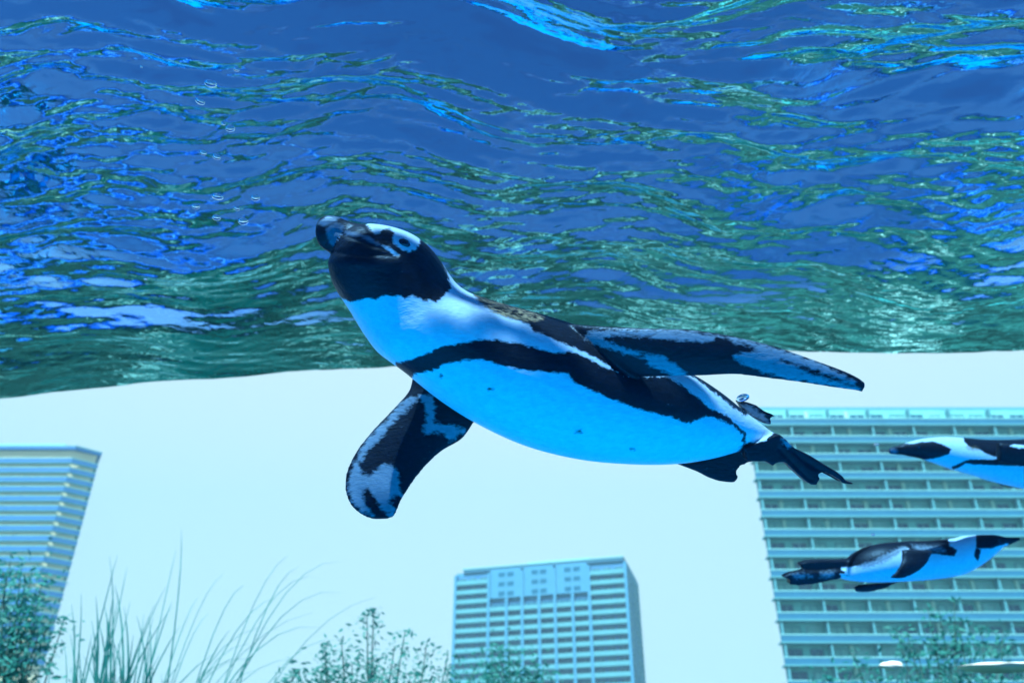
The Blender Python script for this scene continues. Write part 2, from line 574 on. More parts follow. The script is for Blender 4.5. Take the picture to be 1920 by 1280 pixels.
def right_tower():
    Yf = 122.0
    x0 = on_y(1410, 850, Yf)[0]
    ztop = on_y(1560, 757, Yf)[2]
    x1 = x0 + 62
    r = empty('apartment_tower', (x0, Yf, BASE_Z), 'wide apartment tower with long blue-grey balconies behind the two distant penguins', 'building', 'apartment towers beyond the tank')
    g = -BASE_Z
    W_, D = x1 - x0, 18.0
    top = ztop + g
    fh = 3.0
    plan = [(0.5, 1.6), (W_, 1.6), (W_, D), (8.5, D)]
    for nm, mt_, za, zb_ in (('wall', M_GREYW, 0, top - 0.4), ('roof', M_CONC, top - 0.398, top + 0.25)):
        mesh_obj(nm, [(x, y, za) for x, y in plan] + [(x, y, zb_) for x, y in plan], BOXF, mt_, r)
    multi_box('roof_screen', r, [((0, W_ - 19.5, 0, 8, 0, 2.2), M_RAIL)], (19.5, 6, top + .255))
    rr = random.Random(3)
    nf = int((top - (13 + g)) / fh) + 1
    for k in range(nf):
        zt = top - 0.5 - k * fh              # underside of the slab above
        zb = zt - fh
        bal = multi_box('balcony', r, [((0, W_, -0.1, 1.58, -0.22, 0.0), M_CONC)], (0, 0, zb + 0.001), 'rt_slab')
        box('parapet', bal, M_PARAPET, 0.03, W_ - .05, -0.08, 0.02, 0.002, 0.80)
        box('railing', bal, M_RAIL, 0.0, W_, -0.13, 0.07, 0.805, 0.98)
        x = 0.7
        j = 0
        while x < 47:
            w = rr.choice((1.9, 2.2, 2.4))
            gl = rr.choice((M_GLASS, M_GLASS, M_CURTAIN, M_CURTAIN))
            window_part(r, x + 0.3, zb + 0.25, w, 2.1, 1.42, rr.choice((M_RAIL, M_CONC)), gl, ('rtw', w, gl.name, rr.random() < .5))
            if j % 2 == 0:
                box('balcony_divider', r, M_CONC, x - 0.32, x - 0.10, 0.08, 1.40, zb + 0.003, zb + 2.75)
            elif rr.random() < 0.6:
                box('pillar', r, M_PALE, x - 0.55, x - 0.05, 1.2, 1.58, zb + 0.003, zb + 2.75)
            x += 3.2
            j += 1


def left_tower():
    Yf = 235.0
    c = on_y(142, 836, Yf)
    W_, D = 60.0, 17.0
    r = empty('apartment_tower', (c[0], Yf, BASE_Z), 'cream apartment tower with thin blue balcony bands behind the tall grass', 'building', 'apartment towers beyond the tank')
    top = c[2] - BASE_Z
    fh = 2.95
    plan = [(-W_, 0), (0, 0), (5.7, 4.8), (-2.5, 19), (-W_, 19)]

    def prism(grow, z0, z1, mat, name, parent, inner=None):
        pl = [(x + (grow if x > -5 else 0), y + (-grow if y < 4 else 0)) for x, y in plan]
        n = len(pl)
        vs = [(x, y, z0) for x, y in pl] + [(x, y, z1) for x, y in pl]
        fs = [tuple(reversed(range(n))), tuple(range(n, 2 * n))] + [(i, (i + 1) % n, n + (i + 1) % n, n + i) for i in range(n)]
        me = _cache.get((name, 'lt'))
        if me is None or name in ('wall', 'roof', 'roof_coping'):
            return mesh_obj(name, vs, fs, mat, parent)
        o = link(bpy.data.objects.new(name, me), parent)
        return o

    def belt(out, inn, z0, z1, mat, name, parent):
        """A band that follows the front, the cut corner and the flank."""
        k = name + 'ltb'
        me = _cache.get(k)
        if me is None:
            o_ = [(-W_, -out), (out * .4, -out), (5.7 + out, 4.8 - out * .3), (-2.5 + out, 19)]
            i_ = [(-W_, -inn), (inn * .4, -inn), (5.7 + inn, 4.8 - inn * .3), (-2.5 + inn, 19)]
            vs = []
            for (a0, a1), (b0, b1) in zip(o_, i_):
                vs += [(a0, a1, z0), (a0, a1, z1), (b0, b1, z1), (b0, b1, z0)]
            fs = []
            for i in range(3):
                p, q = 4 * i, 4 * i + 4
                fs += [(p + j, q + j, q + (j + 1) % 4, p + (j + 1) % 4) for j in range(4)]
            fs += [(0, 1, 2, 3), (15, 14, 13, 12)]
            me = bpy.data.meshes.new(name)
            me.from_pydata(vs, [], fs)
            me.materials.append(mat)
            _cache[k] = me
        return link(bpy.data.objects.new(name, me), parent)
    prism(-1.1, 0, top - 1.0, M_CREAM, 'wall', r)
    prism(0.25, top - 0.998, top - 0.15, M_PARAPET2, 'roof', r)
    prism(0.35, top - 0.148, top + 0.15, M_RAIL, 'roof_coping', r)
    box('roof_screen', r, M_RAIL, -W_, -6, 5, 15, top + .153, top + 3.0)
    rr = random.Random(5)
    nf = 20
    for k in range(nf):
        zb = top - 2.2 - (k + 1) * fh
        bal = belt(0.0, -1.09, -0.22, 0.0, M_CONC, 'balcony', r)
        bal.location = (0, 0, zb)
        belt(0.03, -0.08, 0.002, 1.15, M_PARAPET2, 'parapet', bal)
        belt(0.09, -0.12, 1.152, 1.4, M_RAIL, 'railing', bal)
        x = -3.6
        while x > -40:
            if rr.random() < 0.5:
                gl = rr.choice((M_GLASS, M_CURTAIN))
                window_part(r, x, zb + 0.2, 1.8, 1.9, 0.97, M_CREAM, gl, ('ltw', gl.name))
            x -= rr.choice((3.1, 3.6, 4.4))


def middle_tower():
    L = on_y(852, 1066, 277.0)
    R = on_y(1170, 1040, 262.0)
    ang = math.atan2(R[1] - L[1], R[0] - L[0])
    Wd = math.hypot(R[0] - L[0], R[1] - L[1])
    r = empty('apartment_tower', (L[0], L[1], BASE_Z), 'slim apartment tower of gridded balconies behind the middle shrub', 'building', 'apartment towers beyond the tank', ang)
    top = (R[2] + L[2]) / 2 - BASE_Z
    D = 30.0
    s = Wd / 1175.0
    fh = 3.0

    def lx(z):
        return (z - 265) * s
    box('wall', r, M_WHITEW, 0.3, Wd - 0.02, 1.6, D, 0, top - 1.2)
    box('roof', r, M_PARAPET, lx(325), Wd - 0.6, 0.9, D - 1, top - 1.198, top - 0.3)
    box('roof_coping', r, M_RAIL, lx(320), Wd - 0.4, 0.7, D - .8, top - 0.298, top + 0.1)
    box('roof_screen', r, M_RAIL, lx(740), lx(1180), 8, 20, top + .102, top + 2.6)
    nf = 15
    piers = [275, 512, 637, 745, 860, 967, 1085, 1197, 1440]
    for p in piers:
        hi = top - 2.2
        if p in (637, 860, 1085):
            hi = top - 10.5
        box('pier', r, M_WHITEW, lx(p) - 0.45, lx(p) + 0.45, 0.0, 1.58, 0, hi)
    # white upper storeys of the three central bays
    for a, b in ((512, 745), (745, 967), (967, 1197)):
        xa, xb = lx(a) + 0.46, lx(b) - 0.46
        box('upper_wall', r, M_WHITEW, xa, xb, 0.5, 1.58, top - 10.3, top - 1.25)
        for k in range(3):
            for q in (0.27, 0.56):
                window_part(r, xa + (xb - xa) * q, top - 3.6 - k * fh, 2.1, 1.25, 0.40, M_GLASS, M_GLASS, 'mtw')
    bays = list(zip(piers[:-1], piers[1:]))
    for k in range(nf):
        for a, b in bays:
            wide = (a, b) in ((275, 512), (1197, 1440))
            zb = top - 2.2 - (k + 1) * fh
            if not wide and k < 3:
                continue
            xa, xb = lx(a) + 0.455, lx(b) - 0.455
            bal = multi_box('balcony', r, [((0, xb - xa, 0.25, 1.58, -0.25, 0), M_CONC)], (xa, 0, zb), ('mt', a))
            box('parapet', bal, M_CONC, 0, xb - xa, 0.2, 0.3, 0.002, 1.1)
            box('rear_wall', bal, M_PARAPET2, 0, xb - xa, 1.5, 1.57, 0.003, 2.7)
            n = 3 if wide else 1
            for i in range(n):
                w = (xb - xa) / n
                if wide:
                    window_part(r, xa + i * w + 0.4, zb + 0.2, w - 0.8, 2.0, 1.36, M_RAIL, M_GLASS, ('mtb', a))
                else:
                    window_part(r, xa + 0.3, zb + 0.2, w - 0.6, 2.0, 1.36, M_CONC, M_GLASS, ('mtb', a))
    # the flank: piers and small windows
    for yy in (3, 9, 15, 21, 27):
        box('flank_pier', r, M_CONC, Wd, Wd + 0.12, yy, yy + 1.6, 0, top - 2)
    for k in range(nf):
        for yy in (5.6, 17.6, 23.6):
            o = window_part(r, Wd + 0.12, top - 5.2 - k * fh, 2.2, 1.4, yy, M_RAIL, M_GLASS, 'mtf')
            o.rotation_euler = (0, 0, math.pi / 2)


right_tower()
left_tower()
middle_tower()

# ------------------------------------------------------------------ plants outside the pane
def blade_mesh(base, tip, sag, w, segs=9):
    base, tip = np.array(base), np.array(tip)
    v, f = [], []
    ctrl = base + (tip - base) * np.array((0.30, .4, 0.72)) + np.array((0, 0, 1)) * sag * 2.2
    side = np.cross(tip - base, (0, 1, 0))
    side = side / np.linalg.norm(side)
    for i in range(segs + 1):
        t = i / segs
        p = base * (1 - t) ** 2 + ctrl * 2 * t * (1 - t) + tip * t * t
        ww = w * (1 - t) ** 0.7 * (0.6 + 0.8 * t if t < .3 else 0.85) + 0.0006
        v += [p - side * ww, p + np.array((0, -ww * .7, 0)), p + side * ww]
        if i:
            a = 3 * (i - 1)
            f += [(a, a + 1, a + 4, a + 3), (a + 1, a + 2, a + 5, a + 4)]
    return v, f


def grass(base_px, y, blades, label, w=0.006):
    b0 = on_y(*base_px, y)
    b0[2] = -0.35
    r = empty('ornamental_grass', b0, label, 'grass plant')
    for (x, py), dy, sag, ww in blades:
        tip = on_y(x, py, y + dy) - b0
        base = np.array((rng.normal(0, 0.10), rng.normal(0, 0.05), 0.0))
        base[0] += 0.16 * (x - 200) / 300
        v, f = blade_mesh(base, tip, sag, w * ww)
        mesh_obj('blade', v, f, M_BLADE, r, True)
    return r


bl = [((340, 993), .1, .06, .8), ((220, 1040), 0, .02, 1.0), ((205, 1042), 0, .02, .8), ((238, 1062), .1, .02, .8), ((152, 1112), 0, .02, 1.0),
      ((310, 1100), 0, .03, .8), ((430, 1180), -.1, .05, 1.3), ((560, 1062), .2, .18, .6), ((640, 1110), .2, .22, .55), ((600, 1175), .1, .20, .7),
      ((520, 1120), .3, .16, .6), ((330, 1030), .2, .08, .5), ((280, 1200), -.1, .03, 1.3), ((250, 1190), -.2, .02, 1.4), ((200, 1150), -.2, .01, 1.6),
      ((195, 1130), .1, .01, 1.6), ((215, 1095), .1, .02, 1.5), ((185, 1180), 0, .01, 1.5), ((140, 1170), 0, .01, .9), ((170, 1200), 0, .0, 1.4),
      ((480, 1255), .2, .12, .6), ((450, 1235), .1, .14, .7), ((400, 1225), 0, .06, 1.2), ((500, 1250), .2, .26, .5), ((370, 1120), .3, .10, .6),
      ((120, 1205), .1, .03, .8), ((95, 1230), 0, .02, .8), ((340, 1240), 0, .03, 1.2), ((300, 1225), -.1, .02, 1.3), ((270, 1150), .2, .03, .9)]
for x_, y_ in ((640, 1052), (705, 1118), (585, 1148), (520, 1180), (640, 1200), (470, 1100), (560, 1235), (420, 1075), (540, 1040), (610, 1085), (490, 1215), (390, 1150)):
    bl.append(((x_, y_), rng.uniform(.1, .4), rng.uniform(.12, .26), rng.uniform(.35, .55)))
for _ in range(42):
    bl.append(((float(np.clip(rng.normal(215, 55), 95, 340)), rng.uniform(1100, 1275)), rng.uniform(-.2, .2), rng.uniform(0, .04), rng.uniform(.8, 1.5)))
grass((190, 1500), 4.3, bl, 'tall clump of arching green grass at lower left', 0.0075)


def shrub(name, base_px, y, tips, label, cat, leaf=0.035, nleaf=16, spread=0.10, stems=True, flat=False):
    """Twigs reach to the tip points; small leaves are scattered along them."""
    b0 = on_y(*base_px, y)
    b0[2] = -0.35
    r = empty(name, b0, label, cat)
    tv, tf, lv, lf = [], [], [], []
    for (x, py), dy, rad in tips:
        tip = on_y(x, py, y + dy) - b0
        base = np.array((rng.normal(0, 0.05) + tip[0] * 0.25, rng.normal(0, .04), 0.1))
        prev = None
        n = 7
        bend = rng.normal(0, 0.03, 3)
        pts = [base + (tip - base) * (i / n) + bend * math.sin(math.pi * i / n) for i in range(n + 1)]
        for i, p in enumerate(pts):
            w = 0.012 * (1 - i / n) + 0.0025
            ring = [len(tv) + q for q in range(4)]
            tv += [p + np.array(o) * w for o in ((1, 0, 0), (0, 1, 0), (-1, 0, 0), (0, -1, 0))]
            if prev:
                tf += [(prev[q], prev[(q + 1) % 4], ring[(q + 1) % 4], ring[q]) for q in range(4)]
            prev = ring
        cnt = int(nleaf * (rad / spread))
        for _ in range(cnt):
            t = 1 - 0.45 * rng.random() ** 1.6
            p = base + (tip - base) * t + rng.normal(0, 1, 3) * rad * np.array((1, .8, .45 if flat else .6)) * (0.35 + 0.65 * rng.random())
            a, el = rng.uniform(0, 6.28), rng.normal(0.0, 0.5)
            L = leaf * rng.uniform(0.6, 1.3)
            d = np.array((math.cos(a) * math.cos(el), math.sin(a) * math.cos(el), math.sin(el)))
            s = np.cross(d, rng.normal(0, 1, 3))
            s = s / np.linalg.norm(s) * L * 0.17
            q = len(lv)
            lv += [p, p + d * L * .45 + s, p + d * L, p + d * L * .45 - s]
            lf.append((q, q + 1, q + 2, q + 3))
    mesh_obj('stem', tv, tf, M_BARK, r)
    lo = mesh_obj('foliage', lv, lf, M_LEAF, r)
    lo['kind'] = 'stuff'
    return r


tips = [((688, 1150), 0, .06), ((700, 1140), .05, .05), ((640, 1195), 0, .09), ((610, 1210), .1, .06), ((760, 1180), .1, .05), ((740, 1210), 0, .07),
        ((800, 1205), .1, .05), ((840, 1225), .2, .06), ((560, 1255), 0, .09), ((600, 1262), .1, .1), ((660, 1245), 0, .12), ((720, 1250), 0, .12),
        ((780, 1262), .1, .11), ((840, 1262), .2, .10), ((890, 1255), .2, .08), ((530, 1275), 0, .07), ((700, 1275), -.1, .14), ((620, 1285), -.1, .14),
        ((800, 1290), -.1, .14), ((880, 1285), 0, .12), ((560, 1280), 0, .16), ((640, 1268), 0, .16), ((720, 1285), 0, .18), ((780, 1278), .1, .16), ((850, 1280), .1, .14), ((690, 1235), .1, .10), ((610, 1240), .1, .08)]
shrub('shrub', (700, 1500), 5.0, tips, 'loose feathery shrub at the foot of the middle tower', 'shrub', leaf=0.040, nleaf=150, flat=True)
tips = [((955, 1215), 0, .12), ((930, 1250), 0, .14), ((985, 1245), .1, .14), ((1015, 1265), .1, .12), ((960, 1280), 0, .16), ((1040, 1285), 0, .10), ((920, 1220), .1, .06)]
shrub('small_tree', (960, 1500), 6.5, tips, 'rounded green tree top in front of the middle tower', 'tree', leaf=0.05, nleaf=260)
tips = [((20, 1050), 0, .10), ((10, 1090), 0, .16), ((40, 1065), .1, .10), ((60, 1130), .1, .10), ((20, 1150), 0, .16), ((15, 1200), 0, .18), ((75, 1180), .1, .10),
        ((40, 1190), .1, .12), ((100, 1150), .2, .05), ((120, 1160), .1, .03), ((60, 1075), .2, .06), ((0, 1250), 0, .18), ((80, 1085), .2, .05), ((45, 1100), .1, .10)]
shrub('shrub', (30, 1500), 4.9, tips, 'dark leafy shrub at the left edge before the cream tower', 'shrub', leaf=0.05, nleaf=150)
tips = [((1760, 1145), 0, .07), ((1790, 1160), 0, .06), ((1840, 1175), .1, .08), ((1880, 1180), .1, .06), ((1700, 1185), 0, .07), ((1680, 1180), 0, .05), ((1750, 1195), 0, .09),
        ((1800, 1180), 0, .08), ((1770, 1215), 0, .10), ((1820, 1210), 0, .09), ((1880, 1215), 0, .08), ((1740, 1140), 0, .05), ((1790, 1120), 0, .03), ((1720, 1215), 0, .08)]
shrub('small_tree', (1770, 1500), 6.8, tips, 'sparse young tree before the wide tower at lower right', 'tree', leaf=0.06, nleaf=120, flat=True)
tips = [((1600, 1225), 0, .08), ((1570, 1262), 0, .12), ((1640, 1268), 0, .12), ((1700, 1262), 0, .12), ((1780, 1268), 0, .12), ((1860, 1272), 0, .12), ((1920, 1262), 0, .12), ((1540, 1275), 0, .08)]
shrub('shrub', (1700, 1500), 5.6, tips, 'low thin shrub along the bottom right of the pane', 'shrub', leaf=0.045, nleaf=150, flat=True)


def glare_shape(px, py, y, w, h, label):  # added pale shape that stands in for a bright glare
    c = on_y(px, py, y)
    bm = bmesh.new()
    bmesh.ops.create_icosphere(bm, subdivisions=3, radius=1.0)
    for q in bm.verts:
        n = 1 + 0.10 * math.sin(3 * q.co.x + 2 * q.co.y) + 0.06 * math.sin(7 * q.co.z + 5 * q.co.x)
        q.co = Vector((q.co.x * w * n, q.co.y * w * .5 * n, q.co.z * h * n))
    me = bpy.data.meshes.new('glare_shape')
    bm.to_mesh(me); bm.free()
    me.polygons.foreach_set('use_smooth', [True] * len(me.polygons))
    me.materials.append(M_GLARE)
    o = link(bpy.data.objects.new('glare_shape', me))
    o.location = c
    return tag(o, label, 'glare_shape')


pw = tag(mesh_obj('glare_ledge', boxv(0.9, 4.2, 3.25, 3.65, -0.345, 0.515), BOXF, M_LEDGE), 'low added ledge under the two glare shapes at lower right', 'support_ledge')  # ledge added only to hold up the glare shapes
glare_shape(1670, 1247, 3.45, .045, .016, 'small added white shape standing in for glare at lower right')
glare_shape(1880, 1250, 3.45, .17, .014, 'long added white shape standing in for the glare streak at the right edge')

# ------------------------------------------------------------------ penguins
def poly_sd(P, poly):
    """Signed distance (positive inside) of points P to a closed outline."""
    poly = np.asarray(poly, float)
    A, B = poly, np.roll(poly, -1, 0)
    best = np.full(len(P), 1e9)
    inside = np.zeros(len(P), bool)
    for a, b in zip(A, B):
        ab = b - a
        t = np.clip(((P - a) @ ab) / max(ab @ ab, 1e-9), 0, 1)
        d = P - (a + t[:, None] * ab)
        best = np.minimum(best, (d ** 2).sum(1))
        if a[1] != b[1]:
            cross = ((a[1] > P[:, 1]) != (b[1] > P[:, 1])) & (P[:, 0] < (b[0] - a[0]) * (P[:, 1] - a[1]) / (b[1] - a[1]) + a[0])
            inside ^= cross
    best = np.sqrt(best)
    return np.where(inside, best, -best)


def union(P, polys):
    d = np.full(len(P), -1e3)
    for p in polys:
        d = np.maximum(d, poly_sd(P, p))
    return d


def catmull(rows, per):
    rows = np.asarray(rows, float)
    ext = np.vstack((2 * rows[0] - rows[1], rows, 2 * rows[-1] - rows[-2]))
    out = []
    for i in range(1, len(ext) - 2):
        p0, p1, p2, p3 = ext[i - 1:i + 3]
        for k in range(per):
            t = k / per
            out.append(0.5 * ((2 * p1) + (-p0 + p2) * t + (2 * p0 - 5 * p1 + 4 * p2 - p3) * t * t + (-p0 + 3 * p1 - 3 * p2 + p3) * t ** 3))
    out.append(rows[-1])
    return np.array(out)


VIEW = np.array((0, CP, SP))


def loft(sections, per=5, ring=36, power=1.0, thick=None):
    """sections: (dorsal px, dorsal py, ventral px, ventral py, depth, k). k is the thickness across relative to the
    half height, or (thick given) k itself is the half thickness in metres."""
    S = catmull(sections, per)
    verts, faces = [], []
    for (ax, ay, bx, by, dep, k) in S:
        A, B = at(ax, ay, dep), at(bx, by, dep)
        c, u = (A + B) / 2, (A - B) / 2
        hw = np.linalg.norm(u) * k if thick is None else k
        for i in range(ring):
            th = 2 * math.pi * i / ring
            ct, st = math.cos(th), math.sin(th)
            st = math.copysign(abs(st) ** power, st)
            verts.append(c + u * ct + VIEW * hw * st)
    n = len(S)
    for j in range(n - 1):
        for i in range(ring):
            i2 = (i + 1) % ring
            faces.append((j * ring + i, j * ring + i2, (j + 1) * ring + i2, (j + 1) * ring + i))
    for j in (0, n - 1):
        c = np.mean(verts[j * ring:(j + 1) * ring], 0)
        verts.append(c)
        q = len(verts) - 1
        for i in range(ring):
            i2 = (i + 1) % ring
            faces.append((q, j * ring + i2, j * ring + i) if j == 0 else (q, j * ring + i, j * ring + i2))
    return verts, faces


def slab(outline, depth, half, tilt=(0, 0)):
    """A thick flat piece (webbed foot, tail fan) with the given outline; tilt = change of depth per px."""
    o = np.asarray(outline, float)
    c = o.mean(0)
    v = []
    for s in (-1, 1):
        for p in o:
            d = depth + tilt[0] * (p[0] - c[0]) + tilt[1] * (p[1] - c[1])
            v.append(at(p[0], p[1], d) + VIEW * half * s)
    n = len(o)
    bm = bmesh.new()
    bv = [bm.verts.new(tuple(x)) for x in v]
    bm.faces.new(bv[:n]); bm.faces.new(list(reversed(bv[n:])))
    for i in range(n):
        j = (i + 1) % n
        bm.faces.new((bv[j], bv[i], bv[n + i], bv[n + j]))
    bmesh.ops.triangulate(bm, faces=bm.faces[:2])
    bm.verts.index_update()
    V = [np.array(x.co) for x in bm.verts]
    F = [tuple(q.index for q in fc.verts) for fc in bm.faces]
    bm.free()
    return V, F


def penguin(shells, center, voxel, pattern, label, smooth_it=5, grooves=()):
    """Join the shells into one continuous skin, then give every vertex its place in the plumage pattern.
    shells: list of (kind, verts, faces); pattern: kind -> dict(dark=fn, ...)."""
    V, F, K = [], [], []
    for kind, v, f in shells:
        n = len(V)
        V += list(v); F += [tuple(i + n for i in q) for q in f]; K += [kind] * len(v)
    raw = bpy.data.meshes.new('raw_body')
    raw.from_pydata([tuple(x) for x in V], [], F)
    bm = bmesh.new(); bm.from_mesh(raw)
    bmesh.ops.recalc_face_normals(bm, faces=bm.faces[:])
    bm.to_mesh(raw); bm.free()
    tmp = link(bpy.data.objects.new('raw_body', raw))
    md = tmp.modifiers.new('r', 'REMESH'); md.mode = 'VOXEL'; md.voxel_size = voxel
    ms = tmp.modifiers.new('s', 'SMOOTH'); ms.factor = 0.5; ms.iterations = smooth_it
    dg = bpy.context.evaluated_depsgraph_get()
    body = bpy.data.meshes.new_from_object(tmp.evaluated_get(dg))
    bpy.data.objects.remove(tmp)
    body.name = 'body'
    n = len(body.vertices)
    co = np.empty(n * 3); body.vertices.foreach_get('co', co); co = co.reshape(-1, 3)
    no = np.empty(n * 3); body.vertices.foreach_get('normal', no); no = no.reshape(-1, 3)
    kd = KDTree(len(V))
    for i, x in enumerate(V):
        kd.insert(x, i)
    kd.balance()
    kinds = np.array([K[kd.find(p)[1]] for p in co])
    P = to_px(co)
    front = (no @ VIEW) < 0.12
    for line, amount, sigma in grooves:
        d = np.full(n, 1e9)
        for a, b in zip(line[:-1], line[1:]):
            a, b = np.array(a), np.array(b)
            ab = b - a
            t = np.clip(((P - a) @ ab) / (ab @ ab), 0, 1)
            d = np.minimum(d, np.linalg.norm(P - (a + t[:, None] * ab), axis=1))
        co = co - no * (np.exp(-(d / sigma) ** 2) * front * amount)[:, None]
    A = {k: np.full(n, -1.0) for k in ('dark', 'pale', 'brown', 'keratin')}
    for kind, fns in pattern.items():
        sel = kinds == kind
        for attr, fn in fns.items():
            if sel.any():
                A[attr][sel] = np.clip(fn(P[sel], front[sel]) / 8.0, -1, 1)
    for k, a in A.items():
        body.attributes.new(k, 'FLOAT', 'POINT').data.foreach_set('value', a.astype(np.float32))
    bvh = BVHTree.FromPolygons([tuple(p) for p in co], [tuple(p.vertices) for p in body.polygons])
    c = np.array(center)
    body.vertices.foreach_set('co', (co - c).ravel())
    body.polygons.foreach_set('use_smooth', [True] * len(body.polygons))
    body.materials.clear(); body.materials.append(M_FEATHER)
    body.update()
    o = link(bpy.data.objects.new('penguin', body))
    o.location = tuple(c)
    tag(o, label, 'penguin', 'penguins swimming in the tank')
    return o, bvh, c


def add_eye(o, bvh, c, px, py, r, squash=1.0):
    d = ray(px, py); d = d / np.linalg.norm(d)
    hit = bvh.ray_cast((0, 0, 0), tuple(d))
    if hit[0] is None:
        return
    p = np.array(hit[0]) + d * r * 0.62
    bm = bmesh.new()
    bmesh.ops.create_uvsphere(bm, u_segments=20, v_segments=14, radius=r)
    me = bpy.data.meshes.new('eye')
    bm.to_mesh(me); bm.free()
    me.polygons.foreach_set('use_smooth', [True] * len(me.polygons))
    me.materials.append(M_EYE)
    e = link(bpy.data.objects.new('eye', me), o)
    e.location = tuple(p - c)
    e.scale = (1.15, 1, 0.85)
    e.rotation_euler = (0, 0.35, 0)


def R1(pts):
    return [(560 + .2604 * x, 380 + .2604 * y) for x, y in pts]


def R2(pts):
    return [(960 + .3648 * x, 560 + .3648 * y) for x, y in pts]


def R3(pts):
    return [(600 + .2656 * x, 660 + .2656 * y) for x, y in pts]


def dot(x, y, a, b):
    return [(x + a * math.cos(t * .785), y + b * math.sin(t * .785)) for t in range(8)]


def main_penguin():
    sec = [(660, 421, 626, 470, .870, .75), (676, 420, 621, 484, .870, .8), (702, 420, 618, 505, .872, .85), (738, 426, 624, 530, .874, .88), (775, 440, 636, 552, .876, .90),
           (806, 464, 650, 573, .878, .92), (832, 497, 662, 592, .880, .93), (852, 527, 674, 612, .882, .95), (876, 546, 690, 636, .884, .96), (908, 558, 712, 663, .886, .98),
           (958, 573, 758, 697, .888, 1.0), (1020, 590, 822, 748, .892, 1.0), (1090, 612, 893, 793, .896, 1.0), (1160, 640, 985, 835, .902, 1.0), (1235, 672, 1085, 860, .908, 1.0),
           (1300, 702, 1180, 869, .914, 1.0), (1350, 734, 1262, 869, .920, 1.0), (1395, 770, 1328, 860, .926, .98), (1432, 798, 1385, 845, .931, .95), (1458, 818, 1430, 832, .935, .9)]
    beak = [(594, 420, 592, 440, .868, .8), (600, 410, 595, 452, .868, .7), (613, 404, 600, 461, .868, .62), (632, 406, 611, 470, .868, .60), (652, 414, 621, 476, .869, .62), (676, 420, 628, 482, .870, .66), (700, 424, 640, 490, .872, .6)]
    nf = [(1040, 602, 1085, 675, .885, .014), (1085, 608, 1140, 697, .864, .013), (1145, 612, 1198, 706, .846, .011), (1220, 615, 1262, 705, .832, .008), (1300, 618, 1320, 704, .828, .007),
          (1370, 629, 1378, 702, .825, .006), (1450, 648, 1440, 709, .824, .0055), (1520, 672, 1510, 718, .824, .005), (1575, 692, 1568, 727, .825, .0045), (1606, 706, 1600, 731, .826, .004), (1623, 718, 1616, 735, .827, .003)]
    ff = [(776, 690, 900, 758, .955, .016), (772, 714, 897, 776, .950, .012), (764, 736, 886, 796, .944, .010), (733, 770, 866, 823, .936, .008), (706, 798, 828, 846, .928, .007),
          (680, 828, 800, 872, .920, .006), (661, 857, 780, 896, .913, .0055), (648, 890, 764, 920, .906, .005), (648, 925, 752, 940, .900, .0045), (660, 950, 746, 955, .896, .004), (682, 967, 738, 968, .893, .003), (702, 973, 728, 972, .892, .002)]
    foot_a = R2([(1180, 760), (1330, 700), (1360, 690), (1400, 720), (1440, 760), (1520, 800), (1600, 850), (1660, 885), (1690, 910), (1700, 930), (1740, 938), (1735, 946), (1690, 943), (1640, 915), (1590, 890), (1560, 888), (1540, 880),
                 (1560, 905), (1565, 925), (1550, 948), (1520, 948), (1490, 925), (1440, 880), (1400, 840), (1385, 832), (1335, 840), (1332, 855), (1310, 840), (1295, 830), (1240, 830), (1200, 830)])
    foot_b = R2([(830, 840), (900, 845), (1000, 825), (1100, 790), (1180, 750), (1260, 770), (1260, 825), (1200, 838), (1160, 855), (1142, 880), (1140, 905), (1158, 910), (1150, 925), (1135, 940), (1100, 938), (1050, 930), (1000, 912), (950, 885), (880, 858)])
    tail = R2([(1150, 520), (1200, 528), (1250, 545), (1290, 575), (1330, 590), (1352, 602), (1318, 606), (1330, 645), (1295, 640), (1240, 610), (1180, 570)])
    shells = [('body', *loft(sec)), ('beak', *loft(beak)), ('near', *loft(nf, 5, 28, 1.0, True)), ('far', *loft(ff, 5, 28, 1.0, True)),
              ('foot', *slab(foot_a, .925, .010, (.0001, 0))), ('foot', *slab(foot_b, .962, .007)), ('tail', *slab(tail, .955, .006))]
    head = R1([(380, 90), (490, 158), (600, 150), (720, 180), (850, 232), (905, 262), (965, 318), (1022, 392), (1062, 480), (1082, 560), (1104, 612), (1050, 662), (990, 712), (940, 700), (900, 704), (850, 680), (820, 664), (760, 692),
               (720, 664), (660, 672), (600, 668), (560, 692), (500, 688), (440, 705), (375, 715), (200, 640), (150, 300)])
    brow = R1([(470, 130), (600, 120), (720, 150), (870, 215), (872, 290), (845, 340), (790, 354), (735, 335), (690, 296), (676, 255), (690, 215), (650, 188), (605, 192), (585, 222), (535, 210), (495, 165)])
    streak = R1([(605, 305), (640, 315), (690, 345), (718, 375), (690, 378), (640, 340)])
    band = R1([(700, 1145), (735, 1150), (850, 1110), (960, 1072), (1050, 1028), (1180, 1008), (1300, 988), (1420, 985), (1560, 1010), (1680, 1035), (1760, 1060), (1850, 1085)]) + \
        R2([(300, 270), (400, 308), (470, 350), (540, 370), (560, 395), (700, 400), (800, 398), (880, 450), (960, 510), (1020, 565), (1100, 598), (1160, 655), (1205, 685), (1198, 745), (1180, 735), (1185, 700), (1140, 652), (1060, 615), (1000, 602), (900, 642),
            (800, 602), (700, 580), (600, 547), (500, 512), (420, 472), (320, 432), (290, 382), (190, 376), (80, 370), (0, 352)]) + R1([(1450, 1165), (1340, 1130), (1180, 1138), (1060, 1160), (960, 1210), (830, 1232), (800, 1300), (700, 1250)])
